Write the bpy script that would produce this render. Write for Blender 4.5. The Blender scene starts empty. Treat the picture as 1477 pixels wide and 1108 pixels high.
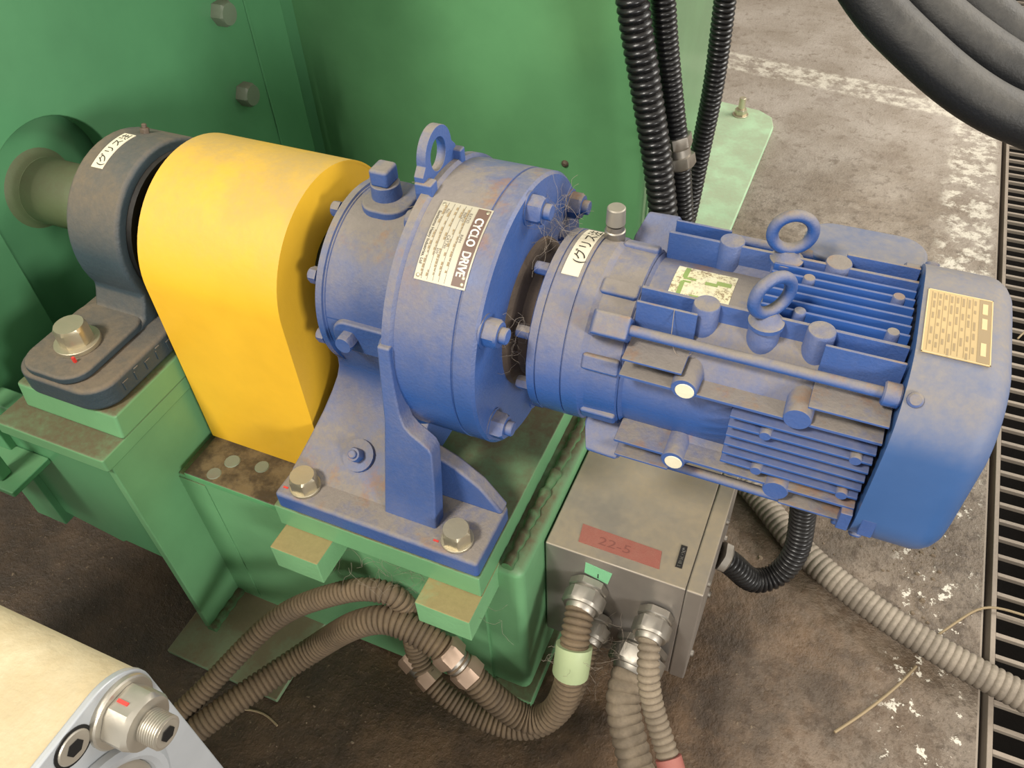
import bpy, bmesh, math, random
from mathutils import Vector, Matrix
random.seed(7)
PI = math.pi
SC = bpy.context.scene
COL = SC.collection
FZ = -0.58                       # floor level; z = 0 is the shaft centre line

# ------------------------------------------------------------------ camera
cd = bpy.data.cameras.new('camera'); cam = bpy.data.objects.new('camera', cd); COL.objects.link(cam)
cd.sensor_width = 36.0; cd.lens = 1181.4 / 1477 * 36; cd.clip_start = 0.02
R_ = Vector((0.917177, 0.396412, -0.040536)); D_ = Vector((0.257439, -0.667119, -0.699055)); F_ = Vector((-0.304156, 0.630722, -0.713918))
m = Matrix((R_, -D_, -F_)).transposed().to_4x4(); m.translation = Vector((0.252264, -0.621954, 0.579373))
cam.matrix_world = m
SC.camera = cam
# ------------------------------------------------------------------ light
w = bpy.data.worlds.new('hall'); SC.world = w; w.use_nodes = True
w.node_tree.nodes['Background'].inputs[0].default_value = (1.0, 0.96, 0.90, 1)
w.node_tree.nodes['Background'].inputs[1].default_value = 0.47
def area(name, loc, target, sx, sy, power, color):
    l = bpy.data.lights.new(name, 'AREA'); l.shape = 'RECTANGLE'; l.size = sx; l.size_y = sy; l.energy = power; l.color = color
    o = bpy.data.objects.new(name, l); COL.objects.link(o); o.location = loc
    o.rotation_euler = (Vector(target) - Vector(loc)).to_track_quat('-Z', 'Y').to_euler()
    return o
area('hall_lamp', (-0.9, -1.9, 2.6), (-0.05, 0.1, -0.1), 0.6, 0.5, 80, (1.0, 0.95, 0.86))
area('side_window', (3.0, -2.1, 0.95), (-0.3, 0.1, 0.0), 0.8, 0.7, 60, (1.0, 0.97, 0.92))
area('hall_window', (2.6, 2.2, 2.2), (0.4, 0.9, -0.5), 2.0, 1.5, 95, (1.0, 0.96, 0.9))
SC.view_settings.view_transform = 'Standard'; SC.view_settings.look = 'None'
SC.view_settings.exposure = 0.47; SC.view_settings.gamma = 1.0; SC.view_settings.use_curve_mapping = False

# ------------------------------------------------------------------ materials
def lin(h):
    h = h.lstrip('#'); v = [int(h[i:i+2], 16) / 255 for i in (0, 2, 4)]
    return tuple((c / 12.92 if c <= .04045 else ((c + .055) / 1.055) ** 2.4) for c in v) + (1,)
class NT:
    def __init__(s, name):
        s.m = bpy.data.materials.new(name); s.m.use_nodes = True; s.t = s.m.node_tree; s.b = s.t.nodes['Principled BSDF']
    def n(s, k, **kw):
        o = s.t.nodes.new(k)
        for a, v in kw.items(): setattr(o, a, v)
        return o
    def l(s, a, b): s.t.links.new(a, b)
    def pos(s):
        if not hasattr(s, 'g'): s.g = s.n('ShaderNodeNewGeometry')
        return s.g
    def noise(s, scale, detail=4, rough=.6, vec=None, stretch=None):
        o = s.n('ShaderNodeTexNoise'); o.inputs['Scale'].default_value = scale; o.inputs['Detail'].default_value = detail; o.inputs['Roughness'].default_value = rough
        v = vec or s.pos().outputs['Position']
        if stretch:
            mp = s.n('ShaderNodeMapping'); mp.inputs['Scale'].default_value = stretch; s.l(v, mp.inputs['Vector']); v = mp.outputs[0]
        s.l(v, o.inputs['Vector']); return o.outputs['Fac']
    def rng(s, x, a, b, c=0, d=1, smooth=True):
        o = s.n('ShaderNodeMapRange'); o.interpolation_type = 'SMOOTHSTEP' if smooth else 'LINEAR'
        for i, v in ((1, a), (2, b), (3, c), (4, d)): o.inputs[i].default_value = v
        s.l(x, o.inputs[0]); return o.outputs[0]
    def mth(s, op, a, b=None, clamp=False):
        o = s.n('ShaderNodeMath', operation=op, use_clamp=clamp)
        for i, v in enumerate((a, b)):
            if v is None: continue
            if isinstance(v, (int, float)): o.inputs[i].default_value = v
            else: s.l(v, o.inputs[i])
        return o.outputs[0]
    def mix(s, f, a, b):
        o = s.n('ShaderNodeMix', data_type='RGBA')
        for i, v in ((0, f), (6, a), (7, b)):
            if isinstance(v, (int, float, tuple)): o.inputs[i].default_value = v
            else: s.l(v, o.inputs[i])
        return o.outputs[2]
    def bump(s, h, st, dist=.002):
        o = s.n('ShaderNodeBump'); o.inputs['Strength'].default_value = st; o.inputs['Distance'].default_value = dist
        s.l(h, o.inputs['Height']); s.l(o.outputs[0], s.b.inputs['Normal'])
    def out(s, col, rough, metal=0., spec=.5):
        for k, v in (('Base Color', col), ('Roughness', rough), ('Metallic', metal), ('Specular IOR Level', spec)):
            if isinstance(v, (int, float, tuple)): s.b.inputs[k].default_value = v
            else: s.l(v, s.b.inputs[k])
        return s.m
DUST = lin('#8d8172')
def paint(name, hexa, rough=.35, dust=.8, lo=-.1, hi=1.0, dcol=DUST, rust=0., bump=.25, bscale=160, var=.12, metal=0., patch=9):
    """coat of paint with settled dust on whatever faces up"""
    n = NT(name); base = lin(hexa)
    nz = n.n('ShaderNodeSeparateXYZ'); n.l(n.pos().outputs['Normal'], nz.inputs[0])
    up = n.rng(nz.outputs['Z'], lo, hi, 0, 1, False)
    big = n.rng(n.noise(patch, 5, .65), .3, .62)
    fine = n.noise(120, 4, .75)
    f = n.mth('MULTIPLY', up, n.mth('ADD', n.mth('MULTIPLY', big, .55), .45))
    f = n.mth('MULTIPLY', f, n.mth('ADD', n.mth('MULTIPLY', fine, .8), .6))
    f = n.mth('MULTIPLY', f, dust, True)
    dark = tuple(c * (1 - var) for c in base[:3]) + (1,); light = tuple(min(1, c * (1 + var)) for c in base[:3]) + (1,)
    c = n.mix(n.rng(n.noise(5, 5), .3, .7), dark, light)
    c = n.mix(f, c, n.mix(fine, tuple(x * .8 for x in dcol[:3]) + (1,), tuple(x * 1.15 for x in dcol[:3]) + (1,)))
    if rust:
        rf = n.mth('MULTIPLY', n.mth('MULTIPLY', n.rng(n.noise(14, 5, .7), .54, .68), n.rng(nz.outputs['Z'], .5, .95)), rust, True)
        c = n.mix(rf, c, lin('#94683e'))
    r = n.mix(f, (rough,) * 3 + (1,), (.85, .85, .85, 1))
    if bump: n.bump(n.noise(bscale, 3), bump, .0015)
    return n.out(c, r, metal, .45)
M_ = {}
M_['blue'] = paint('blue_paint', '#2f5697', .26, 1.12, -.14, .95, lin('#867d74'), rust=.5, bump=.38, bscale=320)
M_['bluefin'] = paint('blue_fin_paint', '#2f5697', .30, .5, .0, 1.0, lin('#867d74'), bump=.12, bscale=320)
M_['bluesmooth'] = paint('blue_sheet_paint', '#3a6096', .30, .85, -.02, .75, lin('#8b8277'), bump=.04, patch=5)
M_['bluecast'] = paint('dark_blue_cast_paint', '#3a474f', .45, 1.0, .1, .8, lin('#6f6353'), bump=.5)
M_['yellow'] = paint('yellow_paint', '#edb932', .40, .80, .15, 1.05, lin('#ab9260'), bump=.2, bscale=110, var=.07)
M_['green'] = paint('green_machine_paint', '#5b9468', .24, .25, .6, 1.0, lin('#6b6447'), bump=.05, bscale=30, var=.07)
M_['olive'] = paint('green_panel_paint', '#629666', .2, .25, .6, 1.0, lin('#6b6447'), bump=.04, bscale=25, var=.08)
M_['frame'] = paint('green_frame_paint', '#6c9f71', .38, .95, .35, .9, lin('#5e543c'), bump=.2, bscale=70, var=.1)
M_['lug'] = paint('dusty_lug_green_paint', '#78ab7b', .45, 1.7, .3, .8, lin('#8f8155'), bump=.3)
M_['weld'] = paint('grimy_weld_paint', '#57885a', .5, 1.0, -.2, .8, lin('#4f4731'), bump=.5, patch=30)
M_['shaft'] = paint('olive_shaft_paint', '#6a7a56', .45, .6, -.4, .8, lin('#5f5540'), bump=.2)
M_['pale'] = paint('pale_green_plate_paint', '#b4dcb2', .55, .6, .3, .9, lin('#a29c82'), bump=.3, patch=14)
M_['steel'] = paint('zinc_plated_steel', '#c9c0a8', .34, .5, .35, 1.0, lin('#a89b80'), metal=.8, bump=.12)
M_['stainless'] = paint('stainless_sheet', '#a39c94', .36, .9, .3, 1.0, lin('#b0a28a'), metal=.65, bump=.03, patch=7)
M_['oldbolt'] = paint('dusty_green_bolt', '#737f6c', .35, .8, .2, 1., lin('#6c6353'), bump=.1)
M_['nutgrey'] = paint('dull_zinc_nut', '#b9b3a6', .36, .35, .2, 1., lin('#a89d88'), metal=.7, bump=.1)
M_['footplate'] = paint('grimy_pale_plate', '#79906f', .6, 1.1, .3, .9, lin('#6d634b'), bump=.3)
M_['dirt'] = paint('dry_dirt_crumbs', '#7d6d5a', .95, 0, .3, 1., bump=.4)
M_['hallwall'] = paint('plain_hall_wall', '#b9b4a8', .8, 0, .3, 1., bump=.1)
M_['gland'] = paint('nickel_gland', '#a9a49b', .34, .55, .1, 1.0, lin('#a2988a'), metal=.9, bump=.06)
M_['dirtysteel'] = paint('grimy_steel', '#5b4f45', .5, .8, -.2, .9, lin('#6e5c49'), metal=.3, bump=.5, rust=.8)
M_['hosebrown'] = paint('dusty_brown_conduit', '#55493b', .72, .95, -.5, .8, lin('#7b6850'), bump=.5, patch=20)
M_['hosetan'] = paint('dusty_tan_conduit', '#655a4c', .75, .95, -.6, .6, lin('#93846f'), bump=.5, patch=20)
M_['hosegrey'] = paint('dusty_grey_conduit', '#5f564b', .75, 1.0, -.4, .9, lin('#9c9080'), bump=.5, patch=20)
M_['hoseblack'] = paint('black_conduit', '#121316', .27, .14, .0, 1.0, lin('#6d665c'), bump=.2)
M_['rubber'] = paint('black_rubber_hose', '#17181a', .5, .55, .0, 1.0, lin('#78736a'), bump=.5, bscale=240, patch=12)
M_['black'] = paint('black_seal', '#0e0f10', .5, .15, .3, 1, bump=.1)
M_['cream'] = paint('cream_flaked_primer', '#e2d9bd', .7, .1, .3, 1, bump=.3)
M_['plate'] = paint('aluminium_nameplate', '#c3bba6', .45, .35, .2, 1.0, lin('#a89b82'), metal=.2, bump=.02)
M_['brown'] = paint('brown_print', '#6d5347', .5, .15, .3, 1, bump=0)
M_['print'] = paint('grey_print', '#6b6258', .6, .1, .3, 1, bump=0)
M_['white'] = paint('white_print', '#e9e4d8', .5, .1, .3, 1, bump=0)
M_['ink'] = paint('black_marker', '#25221f', .6, 0, .3, 1, bump=0)
M_['paper'] = paint('paper_label', '#ddd2b8', .7, .2, .2, 1.2, bump=.05)
M_['tanplate'] = paint('weathered_tan_nameplate', '#c2a878', .5, .35, .2, 1.0, lin('#b09a72'), metal=.1, bump=.1)
M_['tanline'] = paint('faded_nameplate_print', '#9b8560', .6, .2, .2, 1, bump=0)
M_['tangold'] = paint('nameplate_rim', '#dcc491', .45, .2, .2, 1, bump=0)
M_['redtape'] = paint('red_cloth_tape', '#9c5347', .75, .25, .4, 1, lin('#9a8470'), bump=.35, bscale=700)
M_['reddark'] = paint('faded_marker', '#83493f', .8, .1, .4, 1, bump=0)
M_['greentape'] = paint('green_cloth_tape', '#7fc08f', .7, .1, .3, 1, bump=.3, bscale=700)
M_['paletape'] = paint('pale_green_vinyl_tape', '#a9b98c', .35, .3, -.2, 1, lin('#aaa27f'), bump=.1)
M_['pinktape'] = paint('faded_red_tape', '#a05a52', .6, .35, -.2, 1, lin('#8c7462'), bump=.2)
M_['redmark'] = paint('red_paint_mark', '#d2372f', .6, .1, .3, 1, bump=0)
M_['zincdust'] = paint('copper_tinted_nut', '#b39a86', .45, .4, .2, 1, lin('#a08c78'), metal=.6, bump=.1)
M_['alu'] = paint('bare_aluminium', '#b4b8bb', .42, .2, .3, 1, lin('#b7aa90'), metal=.35, bump=.08)
M_['creamdust'] = paint('cream_dusty_barrel', '#cbbd9c', .75, .8, -.3, .8, lin('#b3a17c'), bump=.5, patch=26)
M_['grate'] = paint('galvanised_grating', '#8d8275', .55, .7, .2, 1, lin('#a39586'), metal=.2, bump=.4)
M_['pit'] = paint('trench_dirt', '#120f0c', .95, .2, .3, 1, lin('#3a3026'), bump=.5)
M_['straw'] = paint('dry_straw', '#9a8768', .8, .1, .3, 1, bump=0)
M_['web'] = paint('cobweb_fluff', '#8c8072', .9, 0, .3, 1, bump=0)
M_['capgrey'] = paint('grey_nipple_cap', '#9c968a', .45, .5, .2, 1, lin('#a0947f'), metal=.5, bump=.05)

def guard_plate_mat():
    n = NT('grimy_green_plate')
    c = n.mix(n.rng(n.noise(22, 5, .7), .40, .62), lin('#3b2f20'), lin('#66563c'))
    nz = n.n('ShaderNodeSeparateXYZ'); n.l(n.pos().outputs['Normal'], nz.inputs[0])
    c = n.mix(n.rng(nz.outputs['Z'], .4, .9), lin('#5c9b68'), c)
    n.bump(n.noise(80), .5); return n.out(c, .6)
M_['grimy'] = guard_plate_mat()
def sticker_mat():
    n = NT('worn_green_and_cream_sticker')
    c = n.mix(n.rng(n.noise(240, 4, .8), .48, .60), lin('#d9cfa8'), lin('#8b7556'))
    return n.out(n.mix(n.rng(n.noise(45, 3), .35, .6), lin('#e0d8b8'), c), .7)
M_['sticker'] = sticker_mat()
M_['stgreen'] = paint('sticker_green_print', '#7f9c50', .7, .3, .2, 1, lin('#b5a77e'), bump=0)

def floor_mat():
    n = NT('dirty_concrete')
    xyz = n.n('ShaderNodeSeparateXYZ'); n.l(n.pos().outputs['Position'], xyz.inputs[0]); X, Y = xyz.outputs['X'], xyz.outputs['Y']
    wob = n.mth('MULTIPLY', n.mth('SUBTRACT', n.noise(2.2, 5), .5), .7)
    a = n.noise(5, 7, .65); b = n.noise(38, 6, .7); g = n.noise(160, 3, .7)
    base = n.mix(n.rng(a, .30, .68), lin('#6f604f'), lin('#94887a'))
    base = n.mix(n.rng(n.noise(15, 7, .78), .50, .60, 0, .6), base, lin('#57493b'))
    base = n.mix(n.rng(b, .50, .60, 0, .6), base, lin('#4a3e32'))
    base = n.mix(n.rng(g, .56, .66, 0, .55), base, lin('#3c342a'))
    base = n.mix(n.rng(g, .40, .30, 0, .4), base, lin('#b5a898'))
    far = n.rng(n.mth('ADD', Y, wob), .75, 1.75)
    fc = n.mix(n.rng(a, .3, .7), lin('#948779'), lin('#aea397'))
    fc = n.mix(n.rng(n.noise(9, 7, .75), .52, .62, 0, .5), fc, lin('#85776a'))
    fc = n.mix(n.rng(b, .54, .66, 0, .6), fc, lin('#756757'))
    base = n.mix(far, base, fc)
    # brown oily grime around the machine foot, with painted shade to the left
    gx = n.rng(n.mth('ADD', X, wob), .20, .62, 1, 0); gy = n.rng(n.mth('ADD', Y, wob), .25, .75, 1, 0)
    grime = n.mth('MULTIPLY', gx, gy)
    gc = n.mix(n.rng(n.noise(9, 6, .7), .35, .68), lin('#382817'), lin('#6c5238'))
    gc = n.mix(n.rng(n.mth('ADD', X, wob), -.45, .05, .6, 0), gc, lin('#1e1711'))  # darker to the left: shade of the machine painted into the colour
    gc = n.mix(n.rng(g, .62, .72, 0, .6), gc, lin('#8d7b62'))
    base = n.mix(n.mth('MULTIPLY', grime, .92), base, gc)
    # worn white paint: border strip along the trench, and a line across the aisle
    def flakes(mask, lo, hi, sc):
        return n.mth('MULTIPLY', mask, n.rng(n.noise(sc, 6, .72), lo, hi))
    strip = n.mth('MULTIPLY', n.rng(X, .475, .515), n.rng(X, .60, .615, 1, 0))
    s1 = n.mth('MULTIPLY', flakes(n.mth('MULTIPLY', strip, n.rng(Y, 1.0, 1.1)), .46, .60, 30), .85)
    s2 = flakes(n.mth('MULTIPLY', strip, n.rng(Y, .9, 1.15, 1, 0)), .59, .612, 40)
    yl = n.mth('ADD', Y, n.mth('MULTIPLY', X, .17))
    line = n.mth('MULTIPLY', n.rng(yl, 1.87, 1.89), n.rng(yl, 1.985, 2.0, 1, 0))
    s3 = n.mth('MULTIPLY', flakes(line, .42, .60, 26), .85)
    fl = n.mth('MAXIMUM', n.mth('MAXIMUM', s1, s2), s3)
    base = n.mix(n.mth('MULTIPLY', fl, .95), base, lin('#ddd5c4'))
    n.bump(n.mth('ADD', b, n.mth('MULTIPLY', g, .5)), .8, .005)
    return n.out(base, n.rng(a, .3, .7, .45, .75), 0, .5)
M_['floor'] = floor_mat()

# ------------------------------------------------------------------ mesh kit
class MB:
    def __init__(s): s.v = []; s.f = []
    def add(s, vs, fs):
        o = len(s.v); s.v += [tuple(v) for v in vs]; s.f += [tuple(i + o for i in f) for f in fs]; return s
    def box(s, a, b):
        (x0, y0, z0), (x1, y1, z1) = a, b
        return s.add([(x0,y0,z0),(x1,y0,z0),(x1,y1,z0),(x0,y1,z0),(x0,y0,z1),(x1,y0,z1),(x1,y1,z1),(x0,y1,z1)],
                     [(0,3,2,1),(4,5,6,7),(0,1,5,4),(1,2,6,5),(2,3,7,6),(3,0,4,7)])
    def prism(s, poly, axis, a, b):
        """polygon in the two other axes (x,y,z order) extruded along axis from a to b"""
        def mk(p, t):
            q = list(p); q.insert(axis, t); return tuple(q)
        n = len(poly)
        area2 = sum(poly[i][0] * poly[(i+1) % n][1] - poly[(i+1) % n][0] * poly[i][1] for i in range(n))
        if (area2 < 0) != (axis == 1): poly = poly[::-1]
        vs = [mk(p, a) for p in poly] + [mk(p, b) for p in poly]
        fs = [tuple(range(n))[::-1], tuple(range(n, 2*n))] + [(i, (i+1) % n, n + (i+1) % n, n + i) for i in range(n)]
        return s.add(vs, fs)
    def lathe(s, prof, c=(0,0,0), d=(1,0,0), seg=48):
        """profile of (along, radius) about axis d through c; closed on the axis"""
        d = Vector(d).normalized(); u = d.orthogonal().normalized(); w_ = d.cross(u); c = Vector(c)
        vs, fs = [], []
        for (t, r) in prof:
            for k in range(seg):
                a = 2*PI*k/seg; vs.append(c + d*t + (u*math.cos(a) + w_*math.sin(a))*r)
        for i in range(len(prof)-1):
            for k in range(seg):
                k2 = (k+1) % seg; fs.append((i*seg+k, i*seg+k2, (i+1)*seg+k2, (i+1)*seg+k))
        fs.append(tuple(range(seg))[::-1]); o = (len(prof)-1)*seg; fs.append(tuple(range(o, o+seg)))
        return s.add(vs, fs)
    def cyl(s, p, q, r, r2=None, seg=24, ch=0.):
        p, q = Vector(p), Vector(q); L = (q-p).length; r2 = r if r2 is None else r2
        pr = [(0, r-ch), (ch, r), (L-ch, r2), (L, r2-ch)] if ch else [(0, r), (L, r2)]
        return s.lathe(pr, p, q-p, seg)
    def hexa(s, p, d, af, h, rot=0., cham=.12):
        """hexagon nut or bolt head with chamfered outer corners"""
        d = Vector(d).normalized(); u = d.orthogonal().normalized(); w_ = d.cross(u); p = Vector(p); R = af/math.sqrt(3)
        vs, fs = [], []; seg = 24
        def rad(a):
            b = (a - rot) % (PI/3); return (af/2)/math.cos(b - PI/6)
        rings = [(0, None), (h*.82, None), (h, af/2*.96)]
        for t, lim in rings:
            for k in range(seg):
                a = 2*PI*k/seg; r = rad(a)
                if lim: r = min(r, lim)
                vs.append(p + d*t + (u*math.cos(a)+w_*math.sin(a))*r)
        for i in range(2):
            for k in range(seg): fs.append((i*seg+k, i*seg+(k+1)%seg, (i+1)*seg+(k+1)%seg, (i+1)*seg+k))
        fs.append(tuple(range(seg))[::-1]); fs.append(tuple(range(2*seg, 3*seg)))
        return s.add(vs, fs)
    def torus(s, c, nrm, R, r, seg=36, sec=14):
        d = Vector(nrm).normalized(); u = d.orthogonal().normalized(); w_ = d.cross(u); c = Vector(c); vs, fs = [], []
        for i in range(seg):
            a = 2*PI*i/seg; e = u*math.cos(a)+w_*math.sin(a)
            for j in range(sec):
                b = 2*PI*j/sec; vs.append(c + e*(R + r*math.cos(b)) + d*(r*math.sin(b)))
        for i in range(seg):
            for j in range(sec):
                fs.append((i*sec+j, ((i+1)%seg)*sec+j, ((i+1)%seg)*sec+(j+1)%sec, i*sec+(j+1)%sec))
        return s.add(vs, fs)
    def tube(s, pts, rad, seg=20, cap=True):
        """tube through points; rad(i) radius at ring i"""
        vs, fs = [], []; n = len(pts); t0 = (pts[1]-pts[0]).normalized(); u = t0.orthogonal().normalized()
        for i in range(n):
            t = (pts[min(i+1, n-1)] - pts[max(i-1, 0)]).normalized(); u = (u - t*u.dot(t)).normalized(); w_ = t.cross(u)
            r = rad(i) if callable(rad) else rad
            for k in range(seg):
                a = 2*PI*k/seg; vs.append(pts[i] + (u*math.cos(a)+w_*math.sin(a))*r)
        for i in range(n-1):
            for k in range(seg): fs.append((i*seg+k, i*seg+(k+1)%seg, (i+1)*seg+(k+1)%seg, (i+1)*seg+k))
        if cap: fs.append(tuple(range(seg))[::-1]); fs.append(tuple(range((n-1)*seg, n*seg)))
        return s.add(vs, fs)
    def obj(s, name, mat, parent=None, bevel=0., angle=35, seg=2):
        me = bpy.data.meshes.new(name); me.from_pydata(s.v, [], s.f)
        bm = bmesh.new(); bm.from_mesh(me); bmesh.ops.recalc_face_normals(bm, faces=bm.faces); bm.to_mesh(me); bm.free()
        me.materials.append(M_[mat]); me.polygons.foreach_set('use_smooth', [True]*len(me.polygons)); me.set_sharp_from_angle(angle=math.radians(angle))
        o = bpy.data.objects.new(name, me); COL.objects.link(o)
        if parent: o.parent = parent
        if bevel:
            b = o.modifiers.new('bevel', 'BEVEL'); b.width = bevel; b.segments = seg; b.limit_method = 'ANGLE'; b.angle_limit = math.radians(38); b.harden_normals = True
        return o
def thing(name, label, cat, loc=(0, 0, 0), group=None):
    o = bpy.data.objects.new(name, None); COL.objects.link(o); o.empty_display_size = .05; o.location = loc
    tag(o, label, cat, group); o['_loc'] = loc; return o
def tag(o, label, cat, group=None):
    o['label'] = label; o['category'] = cat
    if group: o['group'] = group
    return o
def structure(o): o['kind'] = 'structure'; return o
def lab(o, t): o['label'] = t; return o
def spline(P, step=.002):
    P = [Vector(p) for p in P]; Q = [P[0]*2-P[1]] + P + [P[-1]*2-P[-2]]; out = []
    for i in range(1, len(Q)-2):
        a, b, c, d = Q[i-1:i+3]; n = max(4, int((c-b).length/.004))
        for k in range(n):
            t = k/n; out.append(.5*((2*b)+(c-a)*t+(2*a-5*b+4*c-d)*t*t+(3*b-a-3*c+d)*t**3))
    out.append(P[-1])
    for _ in range(30): out = [out[0], out[1]] + [(out[i-1]+out[i]*2+out[i+1])/4 for i in range(2, len(out)-2)] + [out[-2], out[-1]]
    # equal spacing
    res = [out[0]]; acc = 0
    for p, q in zip(out, out[1:]):
        L = (q-p).length
        while acc + L >= step:
            r = (step-acc)/L; p = p.lerp(q, r); res.append(p.copy()); L = (q-p).length; acc = 0
        acc += L
    return res
def corrugated(P, r, pitch, depth, seg=20, per=8):
    pts = spline(P, pitch/per); b = MB()
    b.tube(pts, lambda i: r - depth*(1 - abs(math.sin(PI*i/per))**.8), seg); return b, pts
def text_mesh(body, size, font_w=1.0):
    cu = bpy.data.curves.new('t', 'FONT'); cu.body = body; cu.size = size; cu.align_x = 'LEFT'; cu.resolution_u = 3
    o = bpy.data.objects.new('t', cu); COL.objects.link(o); bpy.context.view_layer.update()
    me = bpy.data.meshes.new_from_object(o.evaluated_get(bpy.context.evaluated_depsgraph_get()))
    vs = [(v.co.x*font_w, v.co.y) for v in me.vertices]; fs = [tuple(p.vertices) for p in me.polygons]
    bpy.data.objects.remove(o); bpy.data.curves.remove(cu); bpy.data.meshes.remove(me); return vs, fs
def text_on(fn, body, size, name, mat, parent, width=None, bold=0., split=True):
    """letters laid on a surface: fn(u, v) gives the point u along the line, v up the letters"""
    vs, fs = text_mesh(body, size)
    if not vs: return None
    xs = [v[0] for v in vs]; k = (width/(max(xs)-min(xs))) if width else 1; x0 = min(xs)
    b = MB(); b.add([fn((x-x0)*k, y) for x, y in vs], fs)
    if bold:
        for dx, dy in ((bold, 0), (0, bold), (bold, bold), (-bold, 0)): b.add([fn((x-x0)*k+dx, y+dy) for x, y in vs], fs)
    return b.obj(name, mat, parent)
def on_cyl(r, x0, th0):
    """point on the shaft-centred cylinder: u runs down the front round the drum, v towards +x"""
    def fn(u, v):
        a = th0 + u/r; return (x0+v, r*math.cos(a), r*math.sin(a))
    return fn
def on_cyl_up(r, x0, th0):
    """same drum, but the line runs up and the letter tops point to -x"""
    def fn(u, v):
        a = th0 - u/r; return (x0-v, r*math.cos(a), r*math.sin(a))
    return fn
def cyl_patch(r, x0, x1, a0, a1, th=.0008, seg=14, name='nameplate', mat='plate', parent=None):
    b = MB(); vs = []
    for i in range(seg+1):
        a = a0 + (a1-a0)*i/seg
        for x in (x0, x1):
            for rr in (r, r+th): vs.append((x, rr*math.cos(a), rr*math.sin(a)))
    fs = []
    for i in range(seg):
        o, q = i*4, i*4+4
        fs += [(o+1, q+1, q+3, o+3), (o, o+2, q+2, q), (o, q, q+1, o+1), (o+2, o+3, q+3, q+2)]
    fs += [(0, 1, 3, 2), (seg*4, seg*4+2, seg*4+3, seg*4+1)]
    b.add(vs, fs); return b.obj(name, mat, parent)
def bolt(parent, p, d, af, h, mat='steel', washer=0., name='bolt', stud=0., rot=.3, wh=.003):
    d = Vector(d).normalized(); p = Vector(p); b = MB()
    o = MB().hexa(p + d*(wh if washer else 0), d, af, h, rot).obj(name, mat, parent, angle=25)
    if washer: b.cyl(p, p+d*wh, washer, seg=28, ch=.0006); b.obj('washer', mat, o)
    if stud: MB().cyl(p + d*h*.8, p+d*(h+stud), af*.31, seg=18, ch=.001).obj('stud', mat, o)
    return o
def sweep_rounded(w0, h0, rc, n=10):
    pts = []
    for cx, cy, a0 in ((1, 1, 0), (-1, 1, 90), (-1, -1, 180), (1, -1, 270)):
        for i in range(n+1):
            a = math.radians(a0 + 90*i/n); pts.append((cx*(w0-rc)+rc*math.cos(a), cy*(h0-rc)+rc*math.sin(a)))
    return pts
def rbox_xy(x0, x1, y0, y1, rc, n=6):
    cx, cy = (x0+x1)/2, (y0+y1)/2
    return [(cx+a, cy+b) for a, b in sweep_rounded((x1-x0)/2, (y1-y0)/2, rc, n)]

# ================================================================== setting: floor and trench
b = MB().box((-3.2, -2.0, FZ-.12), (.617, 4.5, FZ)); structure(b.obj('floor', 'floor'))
structure(MB().box((1.02, -2.0, FZ-.12), (3.2, 4.5, FZ)).obj('floor_aisle', 'floor'))
structure(MB().box((.60, -2.0, FZ-.50), (1.05, 4.5, FZ-.40)).obj('floor_trench', 'pit'))
structure(MB().box((.60, -2.0, FZ-.45), (.6165, 4.5, FZ-.12)).obj('trench_side_1', 'pit'))  # side and end walls of the floor trench
structure(MB().box((1.021, -2.0, FZ-.45), (1.05, 4.5, FZ-.12)).obj('trench_side_2', 'pit'))
structure(MB().box((.60, -2.1, FZ-.45), (1.05, -2.0, FZ-.02)).obj('trench_side_3', 'pit'))
structure(MB().box((-3.2, 4.5, FZ-.12), (3.2, 4.6, 2.8)).obj('wall_back', 'hallwall'))
structure(MB().box((-3.3, -2.0, FZ-.12), (-3.2, 4.6, 2.8)).obj('wall_left', 'hallwall'))
g = thing('floor_grating', 'galvanised steel bar grating covering the dark floor trench at right', 'grating', (.82, 1.0, FZ))
MB().box((.631, -1.5, FZ-.032), (.6385, 4.0, FZ-.002)).obj('side_rail', 'grate', g, .001)
MB().box((1.0, -1.5, FZ-.032), (1.008, 4.0, FZ-.002)).obj('side_rail', 'grate', g, .001)
MB().box((.79, -1.5, FZ-.034), (.796, 4.0, FZ-.004)).obj('side_rail', 'grate', g, .001)
MB().box((.617, -1.5, FZ-.03), (.620, 4.0, FZ-.001)).obj('trench_angle', 'grate', g)
y = -.55; first = None
while y < 3.98:
    if first is None:
        first = MB().box((.6386, -.0034, FZ-.011), (.9998, .0034, FZ-.003)).obj('bar', 'grate', g, .0008); o = first
    else:
        o = first.copy(); COL.objects.link(o); o.parent = g
    o.location = (0, y, 0); y += .0368

# ================================================================== the big green machine behind
g = thing('green_machine', 'large green painted machine body with bolted end plate behind the drive', 'machine', (-.9, 1.0, FZ))
# end plate with the shaft slot (plane x = -0.70)
XP = -.70
out = [(-.245, -.62), (-.10, -.62)]
for i in range(25):
    a = PI - PI*i/24; out.append((.10*math.cos(a), .10*math.sin(a)))
out += [(.10, -.62), (.535, -.62), (.535, 1.1), (-.245, 1.1)]
MB().prism([(a, max(b_, -.44)) for a, b_ in out], 0, XP-.03, XP).obj('end_plate', 'green', g, .002)
MB().box((XP-.07, -.24, -.45), (XP-.036, .45, .3)).obj('inner_wall', 'green', g)
MB().lathe([(0, .054), (.003, .050), (.008, .0465), (.014, .0445)], (XP-.036, 0, 0), (1, 0, 0), 40).obj('shaft_collar', 'shaft', g)
for (yy, zz) in ((.383, .094), (.385, -.039), (.383, .24), (.385, -.2)):
    bolt(g, (XP, yy, zz), (1, 0, 0), .034, .022, 'oldbolt', 0, 'cover_bolt', rot=.25)
MB().box((XP, .443, -.46), (XP+.0025, .449, 1.05)).obj('weld_seam', 'green', g, .001)
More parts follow.
